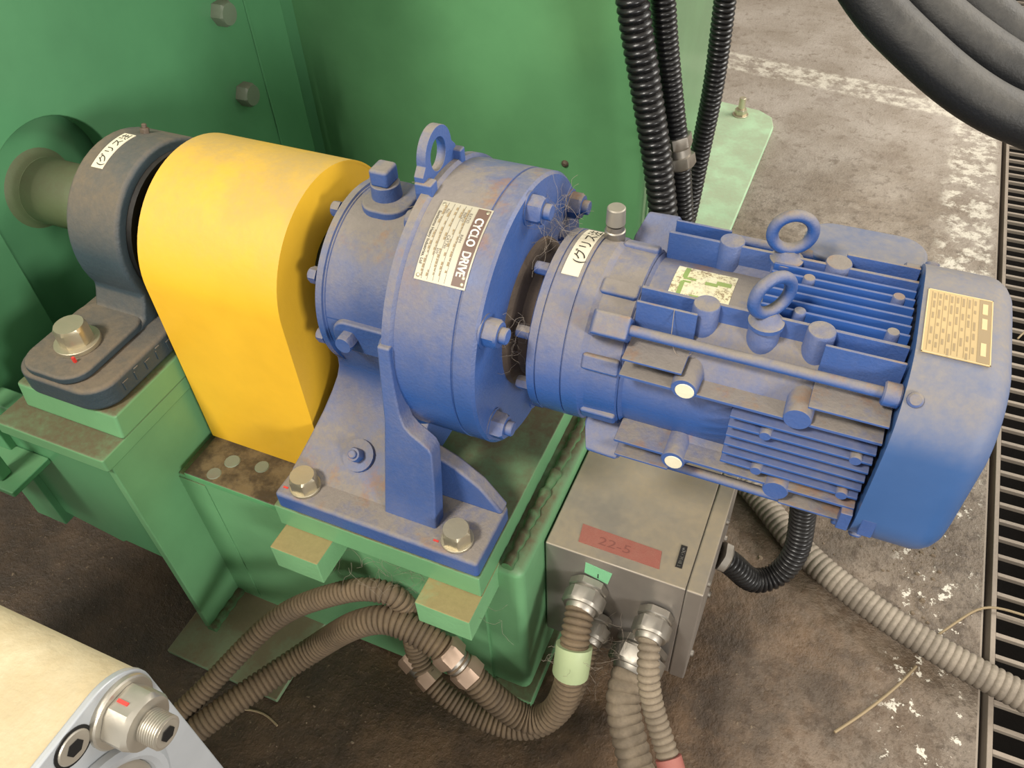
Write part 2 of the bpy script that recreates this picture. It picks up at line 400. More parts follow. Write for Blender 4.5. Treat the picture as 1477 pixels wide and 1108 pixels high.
# rear casing
MB().box((-1.5, .62, -.45), (-.066, .66, 1.2)).obj('front_panel', 'olive', g, .012, seg=3)
MB().lathe([(0, .007), (.003, .006), (.0055, .003)], (-.2143, .62, -.2056), (0, -1, 0), 14).obj('mud_spot', 'dirtysteel', g)
MB().box((-.30, .66, -.45), (-.066, 1.07, 1.2)).obj('side_panel', 'olive', g, .006)
MB().box((-.80, .45, -.45), (-.745, .62, 1.2)).obj('corner_post', 'green', g)
MB().box((-1.5, .63, FZ+.008), (-.075, 1.05, -.45)).obj('plinth', 'green', g, .004)
bolt(g, (-.066, .70, .115), (1, 0, 0), .022, .014, 'olive', 0, 'side_bolt')
pl = MB().prism([(-.14, .93), (.0, .93)] + [(.044, .98), (.044, 1.56), (.03, 1.61), (-.01, 1.64), (-.14, 1.66)], 2, FZ+.001, FZ+.016).obj('base_plate', 'pale', g, .003)
lab(pl, 'pale green worn base plate on the floor')
an = bolt(g, (-.055, 1.595, FZ+.016), (0, 0, 1), .030, .016, 'steel', .022, 'anchor_bolt', stud=.035)
MB().box((-1.5, .07, .50), (-.56, .66, .56)).obj('unseen_shade_hood', 'green', g, .004)  # overhang added out of view to shade the panel and end plate
# lower rail of the machine at far left
MB().prism([(-1.5, -.24), (-.819, -.393), (-.597, -.444), (-.588, -.436), (-.474, -.446), (-.474, -.1727), (-1.5, -.1727)], 1, -.235, -.205).obj('lower_rail', 'green', g, .003)
MB().box((-1.5, -.30, -.272), (-.640, -.2352, -.262)).obj('rail_ledge', 'green', g, .002)
MB().box((-.684, -.291, -.262), (-.666, -.272, .10)).obj('rail_strut', 'green', g, .004)

# ================================================================== support frame
s = thing('support_frame', 'green welded steel frame carrying the bearing and the blue drive', 'frame', (-.22, 0, FZ))
# post under the bearing
MB().box((-.473, -.26, FZ+.010), (-.461, .26, -.1727)).obj('post', 'frame', s, .002)
MB().box((-.62, .05, FZ+.010), (-.475, .30, -.1727)).obj('post_core', 'frame', s, .003)
MB().box((-.634, -.268, -.1725), (-.457, .27, -.150)).obj('bearing_shelf', 'frame', s, .003)
MB().prism([(-.233, -.1500), (.233, -.1500), (.228, -.112), (-.228, -.112)], 0, -.613, -.455).obj('bearing_pad', 'frame', s, .004)
# beam skirt, top flange, grimy shelf
MB().box((-.461, -.187, FZ+.008), (-.06, -.175, -.268)).obj('beam_web', 'frame', s, .002)
MB().box((-.445, -.190, -.268), (-.262, .25, -.257)).obj('guard_shelf', 'grimy', s, .002)
MB().box((-.461, -.175, FZ+.01), (-.02, .25, -.27)).obj('beam_core', 'frame', s)
MB().box((-.461, -.1885, FZ+.02), (-.418, -.187, -.275)).obj('stiffener', 'frame', s, .0005)
for x, yy, r_ in ((-.395, -.150, .011), (-.352, -.143, .010), (-.405, -.176, .010)):
    MB().lathe([(0, r_), (.0012, r_*.9)], (x, yy, -.2571), (0, 0, 1), 14).obj('paint_blob', 'oldbolt', s)
# foot pad and cross bars
MB().box((-.272, -.2124, -.250), (.0008, .2124, -.212)).obj('foot_pad', 'frame', s, .002)
for x0, x1 in ((-.2655, -.198), (-.0675, .0012)):
    MB().box((x0, -.246, -.293), (x1, .246, -.2505)).obj('cross_bar', 'lug', s, .0015)
# end tube with weld bead
MB().prism(rbox_xy(-.075, .033, -.56, -.2505, .012), 1, -.170, .30).obj('end_tube', 'frame', s, .012, seg=4)
wb = MB(); pts = spline([(.012, -.166, -.2485), (.013, -.08, -.2485), (.016, .04, -.2485), (.017, .2, -.2485)], .003)
wb.tube(pts, lambda i: .0062 + .0012*math.sin(i*.55) + .0009*math.sin(i*1.13+2) + random.uniform(-.0003, .0003), 12); wb.obj('weld_bead', 'weld', s)
MB().box((-.09, -.185, FZ+.001), (.042, .32, FZ+.022)).obj('foot_flange', 'frame', s, .003)
# base plates under post
MB().prism([(-.503, -.315), (-.302, -.316), (-.302, -.15), (-.503, -.15)], 2, FZ+.0008, FZ+.010).obj('base_plate', 'footplate', s, .002)
wb = MB(); wb.tube(spline([(-.458, -.262, FZ+.012), (-.459, -.22, FZ+.012), (-.459, -.18, FZ+.012)], .003), lambda i: .008 + .001*math.sin(i*.9), 10); wb.obj('weld_bead', 'weld', s)

# ================================================================== drive shaft and pillow block
sh = MB().lathe([(0, .044), (.19, .044), (.193, .042), (.36, .042), (.362, .040), (.5, .040)], (XP-.034, 0, 0), (1, 0, 0), 40).obj('drive_shaft', 'shaft')
tag(sh, 'green painted steel shaft leaving the slot in the end plate', 'shaft')
pb = thing('pillow_block', 'dusty dark blue cast pillow block bearing left of the yellow guard', 'bearing', (-.53, 0, -.112))
def rr(x0, x1, y0, y1, rc): return rbox_xy(x0, x1, y0, y1, rc, 8)
foot = MB().prism(rr(-.600, -.461, -.234, .234, .035), 2, -.111, -.078).obj('foot', 'bluecast', pb, .006, seg=3)
for sy in (-1, 1):
    b = MB().prism(rr(-.585, -.490, min(sy*.232, sy*.10), max(sy*.232, sy*.10), .03), 2, -.078, -.066); b.obj('bolt_pad', 'bluecast', pb, .004, seg=3)
    bt = bolt(pb, (-.535, sy*.176, -.066), (0, 0, 1), .036, .024, 'steel', .027, 'foot_bolt', rot=.1, wh=.006)
    if sy < 0: MB().box((-.516, -.2045, -.066), (-.5125, -.2015, -.0585)).obj('torque_mark', 'redmark', bt)
# housing: round head flaring into the foot
prof = []
for i in range(33):
    a = math.radians(-22 + 224*i/32); prof.append((.107*math.cos(a), .107*math.sin(a)))
prof = prof + [(-.103, -.050), (-.112, -.068), (-.135, -.078), (-.135, -.090), (.135, -.090), (.135, -.078), (.112, -.068), (.103, -.050)]
MB().prism(prof, 0, -.572, -.492).obj('housing', 'bluecast', pb, .010, seg=4)
MB().lathe([(0, .094), (.008, .094), (.009, .088)], (-.492, 0, 0), (1, 0, 0), 48).obj('seal_ring', 'black', pb)
MB().lathe([(0, .075), (.015, .072), (.020, .060)], (-.484, 0, 0), (1, 0, 0), 48).obj('locking_collar', 'black', pb)
MB().lathe([(0, .094), (.008, .094), (.010, .085)], (-.572, 0, 0), (-1, 0, 0), 48).obj('seal_ring', 'bluecast', pb)
t = math.radians(74); bolt(pb, (-.534, .107*math.cos(t), .107*math.sin(t)), (0, math.cos(t), math.sin(t)), .010, .006, 'dirtysteel', 0, 'grease_nipple', stud=.005)
lbp = cyl_patch(.1072, -.5505, -.5335, math.radians(82), math.radians(116), name='grease_label', mat='paper', parent=pb)
text_on(on_cyl_up(.1084, -.5370, math.radians(114)), '(\u30b0\u30ea\u30b9\u6ce8', .0125, 'lettering', 'ink', lbp, width=.058)
for i in range(5):      # worn raised casting marks, no longer readable
    y0 = -.196 + i*.019; MB().box((-.462, y0, -.101), (-.4596, y0+.0025, -.088)).obj('casting_mark', 'bluecast', pb, .0008)
    MB().box((-.462, y0+.002, -.0905+.004*(i % 2)), (-.4596, y0+.0095, -.088+.004*(i % 2))).obj('casting_mark', 'bluecast', pb, .0008)

# ================================================================== yellow coupling guard
cg = thing('coupling_guard', 'yellow painted sheet metal coupling guard with rounded top', 'guard', (-.355, 0, -.257))
prof = [(-.122, -.257)]
for i in range(41):
    a = PI - PI*i/40; prof.append((.1205*math.cos(a), .118*math.sin(a)))
prof += [(.122, -.257)]
inn = [(p[0]*.975, p[1]*.975 if p[1] > 0 else p[1]) for p in prof]
b = MB(); n = len(prof)
for x in (-.449, -.2615): b.add([(x, *p) for p in prof], [])
b.add([], [])
for x in (-.449, -.2615): b.add([(x, *p) for p in inn], [])
def q(i, j): return i*n + j
fs = []
for j in range(n-1):
    fs += [(q(0,j), q(0,j+1), q(1,j+1), q(1,j)), (q(2,j), q(3,j), q(3,j+1), q(2,j+1)), (q(0,j), q(2,j), q(2,j+1), q(0,j+1)), (q(1,j), q(1,j+1), q(3,j+1), q(3,j))]
for j in (0, n-1): fs.append((q(0,j), q(1,j), q(3,j), q(2,j)))
b.f += fs; b.obj('hood', 'yellow', cg)
# end sheets: left has a shaft opening, right likewise
def end_sheet(x, hole, nm):
    b = MB(); m_ = 48; vo, vi = [], []
    for k in range(m_):
        a = 2*PI*k/m_; c, s_ = math.cos(a), math.sin(a)
        if s_ >= 0: pt = (.1185*c, .116*s_)
        else:
            tt = min(.1195/max(abs(c), 1e-6), .257/abs(s_)); pt = (tt*c, tt*s_)
        vo.append(pt); vi.append((hole*c, hole*s_))
    # square off the lower corners
    for k, (yy, zz) in enumerate(vo):
        if zz < -.2: vo[k] = (yy, -.257)
    ks = [k for k in range(m_) if abs(abs(vo[k][0])-.1195) < 1e-4]
    lo = min(ks, key=lambda k: vo[k][1]+ (0 if vo[k][0] < 0 else 9)); vo[lo] = (-.1195, -.257)
    lo = min(ks, key=lambda k: vo[k][1]+ (0 if vo[k][0] > 0 else 9)); vo[lo] = (.1195, -.257)
    for xx in (x, x+.003):
        b.v += [(xx, *p) for p in vo] + [(xx, *p) for p in vi]
    for k in range(m_):
        k2 = (k+1) % m_
        b.f += [(k, k2, m_+k2, m_+k), (2*m_+k, 3*m_+k, 3*m_+k2, 2*m_+k2), (m_+k, m_+k2, 3*m_+k2, 3*m_+k), (k, 2*m_+k, 2*m_+k2, k2)]
    b.obj(nm, 'yellow', cg)
end_sheet(-.448, .085, 'end_sheet'); end_sheet(-.2647, .052, 'end_sheet')

# ================================================================== the blue gear motor
gm = thing('gear_motor', 'blue dusty cycloidal gear reducer with finned electric motor on a foot mount', 'gear motor', (-.13, 0, -.212))
# --- reducer housings
MB().lathe([(0, .098), (.003, .107), (.0105, .107), (.0112, .1045), (.0125, .1045), (.0132, .103), (.112, .103), (.114, .1)], (-.2257, 0, 0), (1, 0, 0), 96).obj('output_housing', 'blue', gm, angle=30)
MB().lathe([(0, .05), (0.03, .05), (.031, .030), (.06, .030)], (-.2257, 0, 0), (-1, 0, 0), 40).obj('output_shaft', 'dirtysteel', gm)
MB().lathe([(0, .146), (.003, .1525), (.0115, .1525), (.0135, .1505), (.0145, .1492)], (-.1185, 0, 0), (1, 0, 0), 96).obj('housing_rim', 'blue', gm, angle=30)
MB().lathe([(0, .149), (.0618, .1492), (.0625, .1475), (.0640, .1475)], (-.104, 0, 0), (1, 0, 0), 96).obj('ring_gear_housing', 'blue', gm, angle=30)
MB().lathe([(0, .1475), (.0008, .149), (.0195, .149), (.0225, .146), (.0225, .1)], (-.0402, 0, 0), (1, 0, 0), 96).obj('end_flange', 'blue', gm, angle=30)
for k in range(6):
    a = math.radians(30+60*k); p = (-.0177, .1305*math.cos(a), .1305*math.sin(a))
    MB().cyl((p[0]-.001, p[1], p[2]), (p[0]+.0012, p[1], p[2]), .0175, seg=24).obj('spot_face', 'blue', gm)
    bolt(gm, (-.0165, p[1], p[2]), (1, 0, 0), .0262, .0145, 'blue', 0, 'flange_nut', stud=.0075, rot=.2+k*.37)
    bolt(gm, (-.1185, .127*math.cos(a+.35), .127*math.sin(a+.35)), (-1, 0, 0), .02, .011, 'blue', 0, 'rim_bolt', rot=k*.4)
for k in range(8):
    a = math.radians(148-45*k); bolt(gm, (-.2250, .098*math.cos(a), .098*math.sin(a)), (-1, 0, 0), .016, .010, 'blue', 0, 'cover_bolt', rot=k*.3)
# --- foot casting
for sy in (-1, 1):
    ys = sorted((sy*.2122, sy*.126))
    MB().box((-.2635, ys[0], -.2117), (0, ys[1], -.184)).obj('foot', 'blue', gm, .005, seg=3)
    # inner rib sloping to the end of the foot
    ry = sorted((sy*.142, sy*.124))
    MB().prism([(-.112, -.186), (-.112, -.108), (-.085, -.110), (-.055, -.124), (-.026, -.147), (-.002, -.181), (-.002, -.186)], 1, ry[0], ry[1]).obj('foot_rib', 'blue', gm, .004, seg=3)
    # gusset: a strip down from the rim that broadens into a plate
    def yf(z): return -.1525 - .0122*(.03-z)/.09 if z > -.06 else -.1647 - .0225*(-.06-z)/.126
    og = [(-.1185, .045), (-.1185, .03), (-.1190, -.05), (-.1285, -.186), (-.062, -.186), (-.0625, -.12), (-.0640, -.078), (-.0680, -.071), (-.078, -.064), (-.088, -.058), (-.095, -.050), (-.0995, -.035), (-.1030, 0), (-.1045, .03), (-.1045, .045)]
    n_ = len(og); vs = [(x, -sy*yf(z_), z_) for x, z_ in og] + [(x, -sy*(yf(z_)+.020), z_) for x, z_ in og]
    MB().add(vs, [tuple(range(n_)), tuple(range(n_, 2*n_))[::-1]] + [(i, (i+1) % n_, n_+(i+1) % n_, n_+i) for i in range(n_)]).obj('gusset', 'blue', gm, .0025, seg=3)
# flared pedestal under the output housing
pro = [(-.1022, .015), (-.1005, -.022), (-.094, -.046), (-.084, -.068), (-.079, -.088), (-.082, -.104), (-.093, -.122), (-.112, -.141), (-.135, -.158), (-.158, -.172), (-.176, -.182), (-.186, -.1875)]
b = MB(); rows = []
xl = [-.2185, -.221, -.225, -.230, -.236, -.240, -.245, -.250, -.255, -.259, -.262, -.2625]
for side in (1, -1):
    base = len(b.v)
    for (yy, zz), x0 in zip(pro, xl):
        for x in (x0, -.112): b.v.append((x, side*yy, zz))
    for i in range(len(pro)-1):
        o = base + i*2; b.f.append((o, o+1, o+3, o+2))
nn = len(pro)*2
for i in range(len(pro)-1):
    b.f.append((i*2, i*2+2, nn+i*2+2, nn+i*2)); b.f.append((i*2+1, nn+i*2+1, nn+i*2+3, i*2+3))
b.obj('pedestal', 'blue', gm, .003, angle=50)
# foot bolts
for sy in (-1, 1):
    for x in (-.0335, -.2325):
        fb = bolt(gm, (x, sy*.1905, -.184), (0, 0, 1), .0295, .0185, 'steel', .0185, 'foot_bolt', rot=.25, wh=.004)
        if sy < 0: MB().box((x-.025, -.2015, -.1842), (x-.0185, -.199, -.1836)).obj('torque_mark', 'redmark', fb)
# plugs
MB().prism([(x, y_) for x, y_ in rr(-.205, -.150, -.028, .034, .022)], 2, .085, .108).obj('plug_boss', 'blue', gm, .003)
pg = MB().cyl((-.182, .003, .106), (-.182, .003, .124), .0165, .0155, 24, .001).obj('oil_plug', 'blue', gm)
MB().box((-.193, -.0095, .123), (-.171, .0155, .143)).obj('plug_head', 'blue', pg, .004, seg=3)
MB().prism([(x, y_) for x, y_ in rr(-.205, -.125, -.022, .018, .018)], 1, -.108, -.085).obj('plug_boss', 'blue', gm, .003)
bolt(gm, (-.184, -.108, -.002), (0, -1, .05), .019, .014, 'blue', 0, 'drain_plug', rot=.2)
MB().lathe([(0, .020), (.004, .0195)], (-.184, -.1415, -.1605), (0, -.55, .83), 24).obj('plug_boss', 'blue', gm)
bolt(gm, (-.184, -.1435, -.1575), (0, -.6, .8), .016, .013, 'blue', 0, 'drain_plug', stud=.004, rot=.1)
# lifting lug: plate standing across the rim
def lug_plate():
    b = MB(); N = 40; o, i_ = [], []
    for k in range(N):
        a = 2*PI*k/N; i_.append((.0155*math.cos(a), .171+.0165*math.sin(a)))
        c, s_ = math.cos(a), math.sin(a)
        if s_ > -.15: p = (.0275*c + .001, .171+.0275*s_)
        else: p = (max(-.034, min(.036, .05*c)), max(.1485, .171+.05*s_))
        o.append(p)
    for x in (-.1225, -.1125):
        b.v += [(x, *p) for p in o] + [(x, *p) for p in i_]
    for k in range(N):
        k2 = (k+1) % N
        b.f += [(k, k2, N+k2, N+k), (2*N+k, 3*N+k, 3*N+k2, 2*N+k2), (k, 2*N+k, 2*N+k2, k2), (N+k, N+k2, 3*N+k2, 3*N+k)]
    return b
lg = lug_plate().obj('lifting_lug', 'blue', gm, .0015)
MB().box((-.1225, -.0365, .132), (-.104, -.022, .158)).obj('lug_leg', 'blue', lg, .002)
MB().box((-.1225, .030, .138), (-.104, .040, .160)).obj('lug_leg', 'blue', lg, .002)
# nameplate
A0, A1 = math.radians(104), math.radians(136)
npl = cyl_patch(.1493, -.0915, -.0385, A0, A1, name='nameplate', mat='plate', parent=gm)
cyl_patch(.1502, -.0530, -.0400, A0+.012, A1-.012, th=.0003, name='title_band', mat='brown', parent=npl)
text_on(on_cyl(.1507, -.0508, A0+.085), 'CYCLO  DRIVE', .0122, 'title_lettering', 'white', npl, width=.060, bold=.0004)
text_on(on_cyl(.1504, -.0902, A0+.085), 'Sumitomo Heavy Industries, Ltd', .0042, 'maker_lettering', 'print', npl, width=.056, bold=.0001)
for i, (t_, w_) in enumerate((('MODEL', .010), ('RATIO', .010), ('INPUT', .010), ('OUTPUT', .012), ('SERIAL', .012))):
    x = -.0590 - i*.0060
    cyl_patch(.1502, x-.0011, x-.0009, A0+.012, A1-.012, th=.0002, name='ruled_line', mat='print', parent=npl)
for i, (a_, t_, w_) in enumerate(((.06, 'RATIO', .011), (.06, 'INPUT', .011), (.24, 'CAT.No', .014), (.34, 'kW', .006), (.06, 'No.', .006), (.22, 'RPM', .008))):
    text_on(on_cyl(.1504, -.0592 - (i % 5)*.0060, A0+a_), t_, .0042, 'small_lettering', 'print', npl, width=w_)
for i in range(5):
    u = A0 + .035
    while u < A1 - .05:
        L = random.uniform(.010, .035)
        if random.random() < .62: cyl_patch(.1502, -.0622-i*.0060+random.choice((0, .0008)), -.0606-i*.0060, u, u+L*.8, th=.00025, seg=2, name='worn_print', mat='tanline', parent=npl)
        u += L
for x, a in ((-.0880, A0+.028), (-.0425, A0+.03), (-.0880, A1-.028), (-.0425, A1-.03), (-.0425, A1-.07)):
    rad = Vector((0, math.cos(a), math.sin(a))); MB().lathe([(0, .0021), (.0007, .0019), (.0011, .001)], Vector((x, 0, 0))+rad*.1500, rad, 14).obj('rivet', 'steel', npl)
# --- motor side
MB().lathe([(0, .082), (.006, .080), (.012, .068), (.03, .066), (.034, .07)], (-.0185, 0, 0), (1, 0, 0), 64).obj('input_neck', 'dirtysteel', gm)
MB().lathe([(0, .090), (.003, .0968), (.0112, .0975), (.0117, .0960), (.0125, .0960), (.0130, .0975), (.0383, .0975), (.0388, .0960), (.0396, .0960), (.0402, .0975), (.056, .0970), (.062, .0935), (.0940, .0925), (.0955, .0900)], (.0118, 0, 0), (1, 0, 0), 96).obj('motor_bracket', 'blue', gm, angle=28)
for k in range(8):
    a = math.radians(17+45*k); bolt(gm, (.0125, .0855*math.cos(a), .0855*math.sin(a)), (-1, 0, 0), .013, .014, 'blue', 0, 'bracket_bolt', rot=.2*k)
for k in range(4):   # tie rod ears on the bracket
    a = math.radians(45+90*k); e = Vector((0, math.cos(a), math.sin(a))); tv = Vector((0, -e.z, e.y))
    b = MB(); vs = []
    for x, rr0, hw in ((.072, .099, .013), (.080, .1275, .0115), (.1135, .1285, .0115)):
        for r0, h0 in ((.080, hw), (rr0, hw)):
            for sg in (-1, 1): vs.append(Vector((x, 0, 0)) + e*r0 + tv*(h0*sg))
    b.add(vs, [(0, 1, 3, 2), (8, 10, 11, 9), (0, 2, 6, 4), (4, 6, 10, 8), (1, 5, 7, 3), (5, 9, 11, 7), (2, 3, 7, 6), (6, 7, 11, 10), (0, 4, 5, 1), (4, 8, 9, 5)])
    b.obj('tie_rod_ear', 'blue', gm, .003, seg=3)
    MB().cyl(Vector((.1130, 0, 0))+e*.1185, Vector((.334, 0, 0))+e*.1185, .0052, seg=18).obj('tie_rod', 'blue', gm)
    lb_ = MB().cyl(Vector((.328, 0, 0))+e*.119, Vector((.3425, 0, 0))+e*.119, .0105, seg=24, ch=.0015).obj('tie_rod_nut', 'blue', gm)
    for da in (-23, 23):      # raised pads beside the ears
        a2 = a + math.radians(da); e2 = Vector((0, math.cos(a2), math.sin(a2))); t2 = Vector((0, -e2.z, e2.y)); vs = []
        for x in (.070, .1065):
            for r0 in (.085, .0975):
                for sg in (-1, 1): vs.append(Vector((x, 0, 0)) + e2*r0 + t2*(.0085*sg))
        MB().add(vs, [(0, 1, 3, 2), (4, 6, 7, 5), (0, 2, 6, 4), (1, 5, 7, 3), (2, 3, 7, 6), (0, 4, 5, 1)]).obj('bracket_pad', 'blue', gm, .003, seg=2)
MB().lathe([(0, .0895), (.001, .0905), (.004, .0865), (.226, .0865), (.232, .080)], (.1075, 0, 0), (1, 0, 0), 96).obj('motor_frame', 'blue', gm, angle=30)
# cooling sides: same pattern on the four sides, turned about the shaft
HALF = .105
def side_xf(k):
    """local (x, off, out) -> world for side k: 0 top, 1 front, 2 bottom, 3 back"""
    def fn(x, off, o):
        if k == 0: return (x, off, o)
        if k == 1: return (x, -o, off)
        if k == 2: return (x, -off, -o)
        return (x, o, -off)
    return fn
def fin(fn, x0, x1, off, tip=HALF, th=.0034, mat='blue'):
    base = math.sqrt(max(.0855**2 - off*off, .02**2)) - .004
    b = MB(); h1, h2 = th/2+.0012, th/2-.0003; vs = []
    for x in (x0, x1):
        for o_, hh in ((base, h1), (tip, h2)):
            for sg in (-1, 1): vs.append(fn(x, off+sg*hh, o_))
    b.add(vs, [(0, 1, 3, 2), (4, 6, 7, 5), (0, 2, 6, 4), (1, 5, 7, 3), (2, 3, 7, 6), (0, 4, 5, 1)])
    return b.obj('cooling_fin', mat, gm, .0006, seg=1)
def boss(fn, x, off, r=.0120, tip=HALF+.001, nm='boss'):
    base = .055 if r > .008 else .08
    p, q_ = Vector(fn(x, off, base)), Vector(fn(x, off, tip)); L = (q_-p).length
    return MB().lathe([(0, r*1.12), (L-.0012, r), (L, r-.0008)], p, q_-p, 26).obj(nm, 'blue', gm)
for k in range(4):
    fn = side_xf(k)
    for off in (-.0431, -.0308, -.0185, -.0062, .0062, .0185, .0308, .0431):
        if abs(off) > .04: continue
        fin(fn, .2155, .3395, off, mat='bluefin')
    for sg in (-1, 1):
        fin(fn, .1115, .3405, sg*.0455, th=.0042)
        fin(fn, .1130, .168, sg*.0665); fin(fn, .276, .3405, sg*.0665)
        for x in (.172, .2705):
            o = boss(fn, x, sg*.050)
            if k == 1 and x < .2:
                d = Vector(fn(0, 0, 1)); MB().lathe([(0, .0088), (.0006, .0082)], Vector(fn(x+.001, sg*.050-.0015, HALF+.0010)), d, 18).obj('bare_patch', 'cream', o)
        if k in (0, 2): boss(fn, .2245, sg*.050, r=.0135, tip=HALF-.006)
    for x in (.2490, .3257):
        for off in (.0185, -.0308): boss(fn, x, off, r=.0056, tip=HALF+.0006, nm='fin_pin')
for k in range(4):
    a = 45+90*k; cyl_patch(.080, .166, .278, math.radians(a-18), math.radians(a+18), th=.0185, seg=12, name='corner_wall', mat='blue', parent=gm)
# eye bolts
for yy, nrm in ((-.0515, (.72, -.69, .0)), (.0440, (.30, -.95, 0))):
    e = MB().lathe([(0, .0155), (.004, .0155), (.0055, .0125), (.010, .010), (.014, .007)], (.2245, yy, HALF-.006), (0, 0, 1), 28).obj('eye_bolt', 'blue', gm)
    MB().torus((.2245, yy, HALF+.0265), nrm, .0182, .0056).obj('eye_ring', 'blue', e)
# grease label and nipple, sticker
gl = cyl_patch(.0976, .0290, .0465, math.radians(64), math.radians(112), name='grease_label', mat='paper', parent=gm)
text_on(on_cyl_up(.0988, .0445, math.radians(103)), '(\u30b0\u30ea\u30b9\u6ce8', .0145, 'lettering', 'ink', gl, width=.064)
nb = MB().cyl((.0590, .0355, .088), (.0590, .0355, .1015), .0105, seg=24, ch=.001).obj('nipple_base', 'gland', gm)
MB().cyl((.0590, .0355, .1010), (.0590, .0355, .1065), .0092, seg=24).obj('nipple_collar', 'gland', nb)
MB().cyl((.0590, .0355, .1065), (.0590, .0355, .1080), .0080, seg=24).obj('nipple_oring', 'black', nb)
MB().cyl((.0590, .0355, .1080), (.0590, .0355, .1270), .0098, .0092, 24, .001).obj('nipple_cap', 'capgrey', nb)
stk = cyl_patch(.0866, .1300, .1870, math.radians(75), math.radians(106), th=.0004, name='sticker', mat='sticker', parent=gm)
for xs_, a0_, a1_ in (((.1375, .1420), 76, 88), ((.1375, .1415), 92, 104), ((.139, .151), 87.5, 89.5), ((.139, .147), 91, 92.5), ((.170, .184), 85, 89), ((.160, .172), 88, 91), ((.150, .160), 102, 105)):
    cyl_patch(.0871, xs_[0], xs_[1], math.radians(a0_), math.radians(a1_), th=.0002, seg=5, name='sticker_print', mat='stgreen', parent=stk)
# fan cowl: rounded square drum with domed end
def cowl():
    b = MB(); rings = []
    prof = [(.3430, .1105, .0665), (.3432, .112, .0675), (.3985, .112, .0675), (.4055, .1105, .067), (.4120, .1070, .065), (.4170, .1015, .062), (.4195, .0950, .058), (.4202, .088, .055), (.4202, .05, .04)]
    n = 12
    for x, h, rc in prof: rings.append([(x, a, c) for a, c in sweep_rounded(h, h, rc, n)])
    N = len(rings[0])
    for r in rings: b.v += r
    for i in range(len(rings)-1):
        for k in range(N): b.f.append((i*N+k, i*N+(k+1)%N, (i+1)*N+(k+1)%N, (i+1)*N+k))
    b.f.append(tuple(range(N))); b.f.append(tuple(range((len(rings)-1)*N, len(rings)*N)))
    return b
cw = cowl().obj('fan_cowl', 'bluesmooth', gm, angle=40)
MB().lathe([(0, .084), (.012, .1015)], (.3335, 0, 0), (1, 0, 0), 48).obj('cowl_gap', 'black', gm)
for k in range(4):
    a = math.radians(45+90*k); e = Vector((0, math.cos(a), math.sin(a)))
    MB().lathe([(0, .0065), (.003, .0062), (.0045, .0045)], Vector((.3515, 0, 0))+e*.1300, e, 20).obj('cowl_screw', 'blue', cw)
for x0, x1 in ((.330, .3405), (.349, .362)):
    MB().box((x0, -.112, -.070), (x1, -.098, -.046)).obj('cowl_tab', 'blue', cw, .001)
# motor nameplate on top of the cowl
mp = MB().prism([(.3470, -.0560), (.3985, -.0560), (.3985, .0290), (.3470, .0290)], 2, .1119, .1127).obj('motor_nameplate', 'tanplate', gm)
for x0, x1, y0, y1 in ((.347, .3478, -.056, .029), (.3977, .3985, -.056, .029), (.347, .3985, -.056, -.0552), (.347, .3985, .0282, .029)):
    MB().box((x0, y0, .1127), (x1, y1, .1130)).obj('plate_rim', 'tangold', mp)
MB().box((.3880, -.0545, .1127), (.3972, .0275, .1129)).obj('title_band', 'tanline', mp)
for i in range(8):
    x = .3505 + i*.0046; y0 = -.053
    MB().box((x, y0, .1127), (x+.0004, .026, .1129)).obj('ruled_line', 'tanline', mp)
    yy = .024
    while yy > -.048:
        L = random.uniform(.004, .012); MB().box((x+.0014, yy-L, .1127), (x+.0030, yy, .1129)).obj('faded_print', 'tanline', mp); yy -= L + random.uniform(.003, .012)
for y0, y1 in ((.008, .022), (-.012, .002), (-.046, -.030)): MB().box((.3905, y0, .1129), (.3945, y1, .1131)).obj('faded_print', 'tangold', mp)
# terminal box on the far side
tb = MB().prism(rr(.236, .346, .078, .136, .026), 2, -.060, .0795).obj('terminal_box', 'blue', gm, .003)
MB().prism(rr(.233, .348, .075, .139, .028), 2, .0800, .0890).obj('terminal_lid', 'bluesmooth', tb, .003, seg=3)
MB().cyl((.300, .118, -.085), (.300, .118, -.058), .026, seg=28, ch=.002).obj('cable_entry', 'gland', tb)

# ================================================================== stainless junction box
jb = thing('junction_box', 'stainless steel junction box with red tape mounted on the green frame', 'junction box', (.13, 0, -.48))
BX0, BX1, BY0, BY1, BZ0, BZ1 = .0352, .2100, -.1050, .150, -.482, -.2700
MB().box((BX0, BY0, BZ0), (BX1, BY1, BZ1)).obj('body', 'stainless', jb, .0022, seg=3)
ld = MB().box((BX1+.0002, BY0-.001, BZ0-.002), (.2310, BY1+.001, BZ1+.0012)).obj('lid', 'stainless', jb, .0025, seg=3)
for yy in (-.075, .02, .12):
    MB().lathe([(0, .005), (.003, .0046), (.004, .003)], (.231, yy, -.288), (1, 0, 0), 16).obj('lid_screw', 'gland', ld)
    MB().lathe([(0, .005), (.003, .0046), (.004, .003)], (.231, yy, -.466), (1, 0, 0), 16).obj('lid_screw', 'gland', ld)
rt = MB().prism([(.0690, -.0625), (.1700, -.0650), (.1740, -.0900), (.0725, -.0890)], 2, BZ1+.0001, BZ1+.0006).obj('red_tape', 'redtape', jb)
def ontop(x0, y0, z0, ang=0.):
    c, s_ = math.cos(ang), math.sin(ang)
    return lambda u, v: (x0+u*c-v*s_, y0+u*s_+v*c, z0)
text_on(ontop(.095, -.0835, BZ1+.00075), '22-5', .016, 'faded_lettering', 'reddark', rt, width=.040)
bd = MB().prism([(.1893, -.0475), (.1968, -.0475), (.1982, -.0795), (.1902, -.0795)], 2, BZ1+.0001, BZ1+.0010).obj('maker_badge', 'ink', jb)
text_on(ontop(.1960, -.0770, BZ1+.00115, PI/2), 'HIBOX*', .0055, 'badge_lettering', 'white', bd, width=.026, bold=.00015)
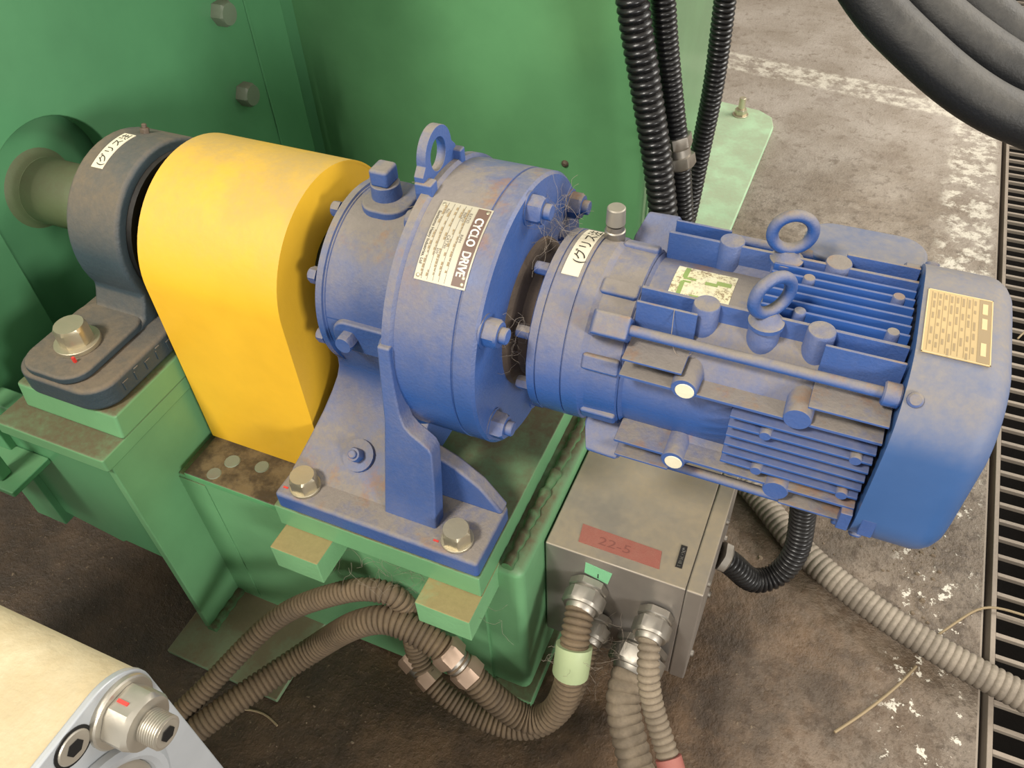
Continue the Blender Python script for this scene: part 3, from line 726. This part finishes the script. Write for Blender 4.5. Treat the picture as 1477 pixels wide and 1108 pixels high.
gt = MB().prism([(.0880, -.2830), (.1220, -.2885), (.1175, -.3150), (.0870, -.3060)], 1, BY0-.0006, BY0-.0001).obj('green_tape', 'greentape', jb)
text_on(lambda u, v: (.104+u, BY0-.0008, -.3085+v), '1', .014, 'lettering', 'ink', gt)
def gland(parent, p, d, r=.021, name='cable_gland', L=.030):
    p = Vector(p); d = Vector(d).normalized()
    o = MB().hexa(p+d*.001, d, r*2.05, .010, .1).obj(name, 'gland', parent, angle=25)
    MB().cyl(p+d*.010, p+d*.016, r*.92, seg=28).obj('gland_thread', 'gland', o)
    MB().hexa(p+d*.015, d, r*2.15, L*.62, .35).obj('gland_nut', 'gland', o, angle=25)
    MB().cyl(p+d*(.0145+L*.60), p+d*(.022+L*.62), r*.86, r*.80, 28, .001).obj('gland_rim', 'gland', o)
    return o
gland(jb, (.095, BY0, -.330), (0, -1, -.12), .0225)
gland(jb, (.182, BY0, -.340), (0, -1, -.12), .0200)
gland(jb, (.172, BY0, -.428), (-.1, -1, -.25), .0310, L=.036)
gland(jb, (.108, BY0, -.402), (0, -1, -.15), .0190)

# ================================================================== conduits and hoses
def conduit(name, P, r, pitch, depth, mat, label, group=None, seg=20):
    t = thing(name, label, 'conduit', P[0], group)
    b, pts = corrugated(P, r, pitch, depth, seg); b.obj('corrugated_tube', mat, t, angle=60); return t, pts
def coupling(parent, pts, i, r, name='coupling_nut', mat='zincdust', two=True):
    p = pts[i]; d = (pts[min(i+3, len(pts)-1)]-pts[i-3]).normalized()
    o = MB().hexa(p, d, r*2.35, .020, .2).obj(name, mat, parent, angle=25)
    if two:
        MB().cyl(p+d*.019, p+d*.034, r*1.02, seg=24).obj('coupling_thread', 'gland', o)
        MB().hexa(p+d*.033, d, r*2.35, .020, .55).obj('coupling_nut', mat, o, angle=25)
    return o
def near(pts, q): q = Vector(q); return min(range(len(pts)), key=lambda i: (pts[i]-q).length)
def wrap(parent, pts, q, L, r, mat, name):
    i = near(pts, q); j = i
    while j < len(pts)-1 and (pts[j]-pts[i]).length < L: j += 1
    return MB().tube(pts[i:j+1], r, 24).obj(name, mat, parent)
# front conduit into the first gland
B = [(.0945, -.138, -.334), (.098, -.162, -.340), (.102, -.182, -.360), (.104, -.199, -.394), (.101, -.216, -.431), (.086, -.231, -.466), (.057, -.240, -.475), (.021, -.242, -.441), (-.002, -.241, -.416), (-.036, -.235, -.388), (-.062, -.231, -.372), (-.092, -.230, -.364), (-.125, -.230, -.357), (-.172, -.242, -.382), (-.250, -.262, -.474), (-.330, -.385, -.495), (-.40, -.50, -.53)]
c, pts = conduit('flexible_conduit', B, .0185, .0072, .0032, 'hosebrown', 'brown dusty conduit with pale green tape below the left cable gland', 'dusty conduits under the drive')
coupling(c, pts, near(pts, (-.012, -.240, -.408)), .0165, mat='zincdust')
lab(wrap(c, pts, (.1015, -.178, -.354), .038, .0225, 'paletape', 'tape_wrap'), 'pale green tape')
A = [(.108, -.138, -.410), (.107, -.165, -.430), (.104, -.195, -.464), (.080, -.226, -.502), (.040, -.243, -.514), (-.013, -.247, -.507), (-.056, -.243, -.494), (-.092, -.232, -.480), (-.112, -.214, -.440), (-.112, -.207, -.380), (-.120, -.211, -.330), (-.150, -.215, -.325), (-.196, -.225, -.345), (-.294, -.262, -.418), (-.360, -.375, -.480), (-.42, -.49, -.52)]
c, pts = conduit('flexible_conduit', A, .0150, .0068, .0030, 'hosebrown', 'brown dusty conduit running behind the taped one, closer to the frame', 'dusty conduits under the drive')
coupling(c, pts, near(pts, (-.078, -.238, -.487)), .0135, mat='zincdust')
G2 = [(.183, -.138, -.344), (.188, -.160, -.350), (.195, -.178, -.370), (.206, -.193, -.393), (.224, -.212, -.417), (.242, -.232, -.434), (.262, -.262, -.452), (.29, -.34, -.50), (.31, -.45, -.556)]
c, pts = conduit('flexible_conduit', G2, .0140, .0085, .0030, 'hosetan', 'tan dusty conduit with red tape dropping from the right cable gland', 'dusty conduits under the drive')
lab(wrap(c, pts, (.241, -.231, -.433), .08, .0160, 'pinktape', 'tape_wrap'), 'faded red tape')
G3 = [(.166, -.146, -.438), (.165, -.168, -.444), (.170, -.186, -.455), (.184, -.205, -.470), (.201, -.227, -.485), (.218, -.251, -.499), (.240, -.290, -.520), (.26, -.37, -.552)]
c, pts = conduit('flexible_conduit', G3, .0225, .0125, .0026, 'hosetan', 'thick tan conduit dropping from the lower cable gland beside the red taped one', 'dusty conduits under the drive')
# motor lead: from terminal box down and round to the box
LP = [(.300, .118, -.085), (.303, .117, -.16), (.312, .122, -.28), (.322, .122, -.36), (.330, .108, -.425), (.316, .088, -.468), (.284, .066, -.472), (.256, .055, -.430), (.2325, .05, -.41)]
c, pts = conduit('motor_conduit', LP, .0180, .0075, .0030, 'hoseblack', 'black conduit looping from the motor terminal box to the side of the junction box')
MB().hexa((.2320, .05, -.409), (1, .1, -.4), .040, .012, .2).obj('conduit_nut', 'gland', c, angle=25)
GR = [(.10, .36, -.557), (.16, .355, -.557), (.245, .302, -.557), (.351, .206, -.557), (.452, .149, -.557), (.552, .111, -.5565), (.667, .081, -.556), (.80, .05, -.556), (1.05, -.02, -.556)]
conduit('flexible_conduit', GR, .0215, .0096, .0024, 'hosegrey', 'grey dusty conduit lying across the concrete floor to the grating')
# black conduits hanging in front of the rear casing
c, pts = conduit('flexible_conduit', [(-.26, .52, 1.15), (-.17, .52, .62), (-.115, .52, .34), (-.080, .52, .14), (-.051, .52, .017), (-.018, .515, -.115), (.007, .505, -.235), (.03, .48, -.40), (.05, .40, -.555)], .0240, .0118, .0044, 'hoseblack', 'thick glossy black ribbed conduit hanging before the green casing corner', 'black conduits by the green casing')
c, pts = conduit('flexible_conduit', [(-.20, .575, 1.15), (-.13, .575, .62), (-.082, .575, .34), (-.047, .572, .112), (-.029, .572, .014), (-.007, .568, -.083), (.003, .565, -.115), (.011, .562, -.166), (.027, .555, -.25), (.05, .53, -.40), (.08, .45, -.558)], .0185, .0080, .0030, 'hoseblack', 'black ribbed conduit with grey hex coupling behind the thick black one', 'black conduits by the green casing')
coupling(c, pts, near(pts, (-.006, .568, -.085)), .0185, mat='gland')
c, pts = conduit('flexible_conduit', [(-.02, .70, 1.15), (.0, .70, .6), (.014, .70, .22), (.017, .70, .078), (.018, .70, -.055), (.011, .70, -.184), (.006, .69, -.30), (.0, .67, -.42), (.03, .62, -.559)], .0180, .0085, .0034, 'hoseblack', 'black ribbed conduit slanting down nearest the pale base plate', 'black conduits by the green casing')
# rubber hoses at upper right
HS = [([(-.02, .42, 1.15), (.04, .40, .70), (.10, .36, .44), (.185, .335, .292), (.233, .317, .240), (.271, .306, .214), (.332, .295, .178), (.380, .293, .156), (.409, .296, .147), (.50, .31, .125), (.75, .36, .13), (1.3, .5, .4), (1.6, .6, 1.15)], 'lowest and longest of the black rubber hoses curving over the aisle'),
      ([(.02, .46, 1.15), (.08, .44, .70), (.14, .40, .44), (.225, .378, .288), (.282, .361, .232), (.328, .352, .204), (.401, .349, .170), (.49, .355, .145), (.75, .41, .14), (1.3, .56, .42), (1.6, .66, 1.15)], 'middle black rubber hose curving over the aisle'),
      ([(.06, .51, 1.15), (.12, .49, .70), (.18, .45, .44), (.265, .425, .28), (.330, .406, .222), (.395, .396, .185), (.48, .395, .160), (.75, .45, .15), (1.3, .62, .44), (1.6, .72, 1.15)], 'uppermost black rubber hose at the top right corner')]
for P_, L_ in HS:
    o = MB().tube(spline(P_, .006), .0250, 32).obj('rubber_hose', 'rubber', angle=60); tag(o, L_, 'hose', 'black rubber hoses at the upper right')

# ================================================================== actuator at the lower left corner
XA = -.042
ac = thing('air_actuator', 'cream dusty actuator barrel with grey aluminium end and large nut in the corner', 'actuator', (-.2, -.60, 0))
prof = rbox_xy(-.70, -.5185, -.20, .1590, .030, 10)
MB().prism(prof, 0, -.75, XA-.0045).obj('barrel', 'creamdust', ac)
MB().box((-.66, -.67, FZ+.0005), (-.12, -.55, -.1995)).obj('stand', 'alu', ac, .003)
end = MB().prism(rbox_xy(-.7005, -.5178, -.201, .1597, .030, 10), 0, XA-.0048, XA).obj('end_cap', 'alu', ac, .0015)
MB().lathe([(0, .0215), (.0030, .0215), (.0038, .0205)], (XA, -.5415, .1325), (1, 0, 0), 32).obj('washer', 'nutgrey', ac)
nt = MB().hexa((XA+.004, -.5415, .1325), (1, 0, 0), .0325, .0165, .1).obj('tie_rod_nut', 'nutgrey', ac, angle=25)
MB().box((XA+.006, -.5415, .1480), (XA+.013, -.5395, .1496)).obj('paint_mark', 'redmark', nt)
st = MB(); pts = [Vector((XA+.0175+i*.0004, -.5415, .1325)) for i in range(42)]
st.tube(pts, lambda i: .0098 - (.0008 if i % 4 < 2 else 0) - (.001 if i > 39 else 0), 24); sd = st.obj('stud', 'nutgrey', ac, angle=60)
MB().lathe([(0, .0048), (.0004, .0048)], (XA+.0342, -.5415, .1325), (1, 0, 0), 6).obj('hex_socket', 'black', sd)
so = MB().lathe([(0, .0118), (.0006, .0118)], (XA, -.5690, .1470), (1, 0, 0), 32).obj('screw_recess', 'black', ac)
sk = MB().lathe([(0, .0100), (.0010, .0100), (.0016, .0092)], (XA, -.5690, .1470), (1, 0, 0), 28).obj('socket_screw', 'nutgrey', ac)
MB().lathe([(0, .0052), (.0006, .0052)], (XA+.0014, -.5690, .1470), (1, 0, 0), 6).obj('hex_socket', 'black', sk)
MB().torus((XA+.001, -.590, .075), (1, 0, 0), .046, .006, 48, 10).obj('port_boss', 'alu', ac)
MB().lathe([(0, .040), (.002, .040), (.003, .038)], (XA, -.590, .075), (1, 0, 0), 40).obj('port_face', 'nutgrey', ac)

# ================================================================== litter on the floor
def straw(P, r, label):
    o = MB().tube(spline(P, .01), r, 6).obj('dry_stalk', 'straw'); tag(o, label, 'stalk', 'dry stalks on the floor'); return o
zf = FZ + .0022
straw([(.44, -.055, zf), (.475, -.01, zf), (.515, .05, zf), (.535, .088, zf)], .0021, 'dry straw stalk lying on the near side of the grey floor conduit')
straw([(.560, .150, zf), (.590, .190, zf), (.625, .225, zf+.004), (.70, .228, zf+.004), (.76, .24, zf+.004)], .0019, 'bent dry stalk reaching over the edge of the grating')
straw([(-.36, -.350, zf), (-.315, -.335, zf), (-.28, -.345, zf)], .0016, 'short dry stalk below the brown conduits')
straw([(.655, .86, zf+.02), (.68, .91, zf+.03)], .0018, 'short dry stalk behind the fan cowl on the grating')

def crumbs(n, xr, yr, lo, hi, label, clear):
    b = MB()
    for i in range(n):
        x = random.uniform(*xr); y = random.gauss(sum(yr)/2, (yr[1]-yr[0])/3.2)
        if not yr[0] < y < yr[1] or clear(x, y): continue
        r = lo + (hi-lo)*random.random()**3; h = r*random.uniform(.35, .7); a0 = random.random()*6; e = random.uniform(.5, 1.)
        ring = [(x+r*math.cos(a0+k*PI/3)*random.uniform(.7, 1.1), y+r*e*math.sin(a0+k*PI/3)*random.uniform(.7, 1.1), FZ-.0005) for k in range(6)]
        top = [(x+(p[0]-x)*.55, y+(p[1]-y)*.55, FZ+h*random.uniform(.7, 1.2)) for p in ring]
        b.add(ring+top, [tuple(range(6, 12))] + [(k, (k+1) % 6, 6+(k+1) % 6, 6+k) for k in range(6)])
    o = b.obj('dirt_crumbs', 'dirt', angle=20); tag(o, label, 'dirt'); o['kind'] = 'stuff'
crumbs(900, (.26, .56), (.16, .95), .0012, .0065, 'crusty dirt crumbs on the concrete below the motor', lambda x, y: abs(y - (.56-1.05*x)) < .035 and x < .5)
crumbs(260, (-.40, .55), (-.60, -.22), .0008, .0035, 'scattered dirt crumbs on the dark floor in front of the frame', lambda x, y: False)

# ================================================================== cobwebs and fluff
def fluff(name, c, spread, n, L, label, cat='cobweb', r=.00013, bias=(0, 0, 0)):
    b = MB(); c = Vector(c)
    for i in range(n):
        p = c + Vector([random.gauss(0, s_) for s_ in spread]); d = Vector([random.gauss(0, 1) for _ in range(3)]).normalized() + Vector(bias)
        pts = [p]
        for k in range(7):
            d = (d + Vector([random.gauss(0, .45) for _ in range(3)])).normalized(); pts.append(pts[-1] + d*(L/7)*random.uniform(.6, 1.3))
        b.tube(pts, r, 4)
    o = b.obj(name, 'web'); tag(o, label, cat); o['kind'] = 'stuff'; return o
fluff('dust_fluff', (.0, .015, .105), (.006, .016, .010), 48, .045, 'hairy grey dust fluff behind the reducer flange at the neck')
fluff('dust_fluff', (.0, -.075, .035), (.005, .006, .018), 30, .03, 'thin dust fluff hanging on the input neck')
fluff('dust_fluff', (.135, -.135, -.425), (.008, .012, .025), 60, .05, 'stringy brown lint between the cable glands', r=.00018)
fluff('dust_fluff', (.098, -.19, -.372), (.012, .008, .014), 24, .03, 'brown lint clinging above the pale green tape', r=.00018)
fluff('dust_fluff', (-.10, -.20, -.290), (.05, .014, .010), 55, .05, 'dusty cobweb under the foot pad')
def web(P, label):
    o = MB()
    for a, b_ in P: o.tube([Vector(a).lerp(Vector(b_), t/5) - Vector((0, 0, .004*math.sin(PI*t/5))) for t in range(6)], .00035, 4)
    o = o.obj('cobweb', 'web'); tag(o, label, 'cobweb'); o['kind'] = 'stuff'
web([((.1475, -.0680, .105), (.150, -.0800, .085)), ((.150, -.0800, .085), (.158, -.0850, .070)), ((.158, -.085, .070), (.170, -.082, .072))], 'thin cobweb strand over the tie rod near the sticker')
web([((-.148, .01, .112), (-.113, -.03, .152)), ((-.160, .02, .118), (-.118, .0, .150)), ((-.150, -.01, .108), (-.118, -.032, .142))], 'thin cobweb between the oil plug and the lifting lug')

# stand every thing at its own base without moving its parts
for o in list(COL.objects):
    if o.type == 'EMPTY' and '_loc' in o:
        off = Vector(o['_loc'])
        for ch in o.children: ch.location = Vector(ch.location) - off
        del o['_loc']
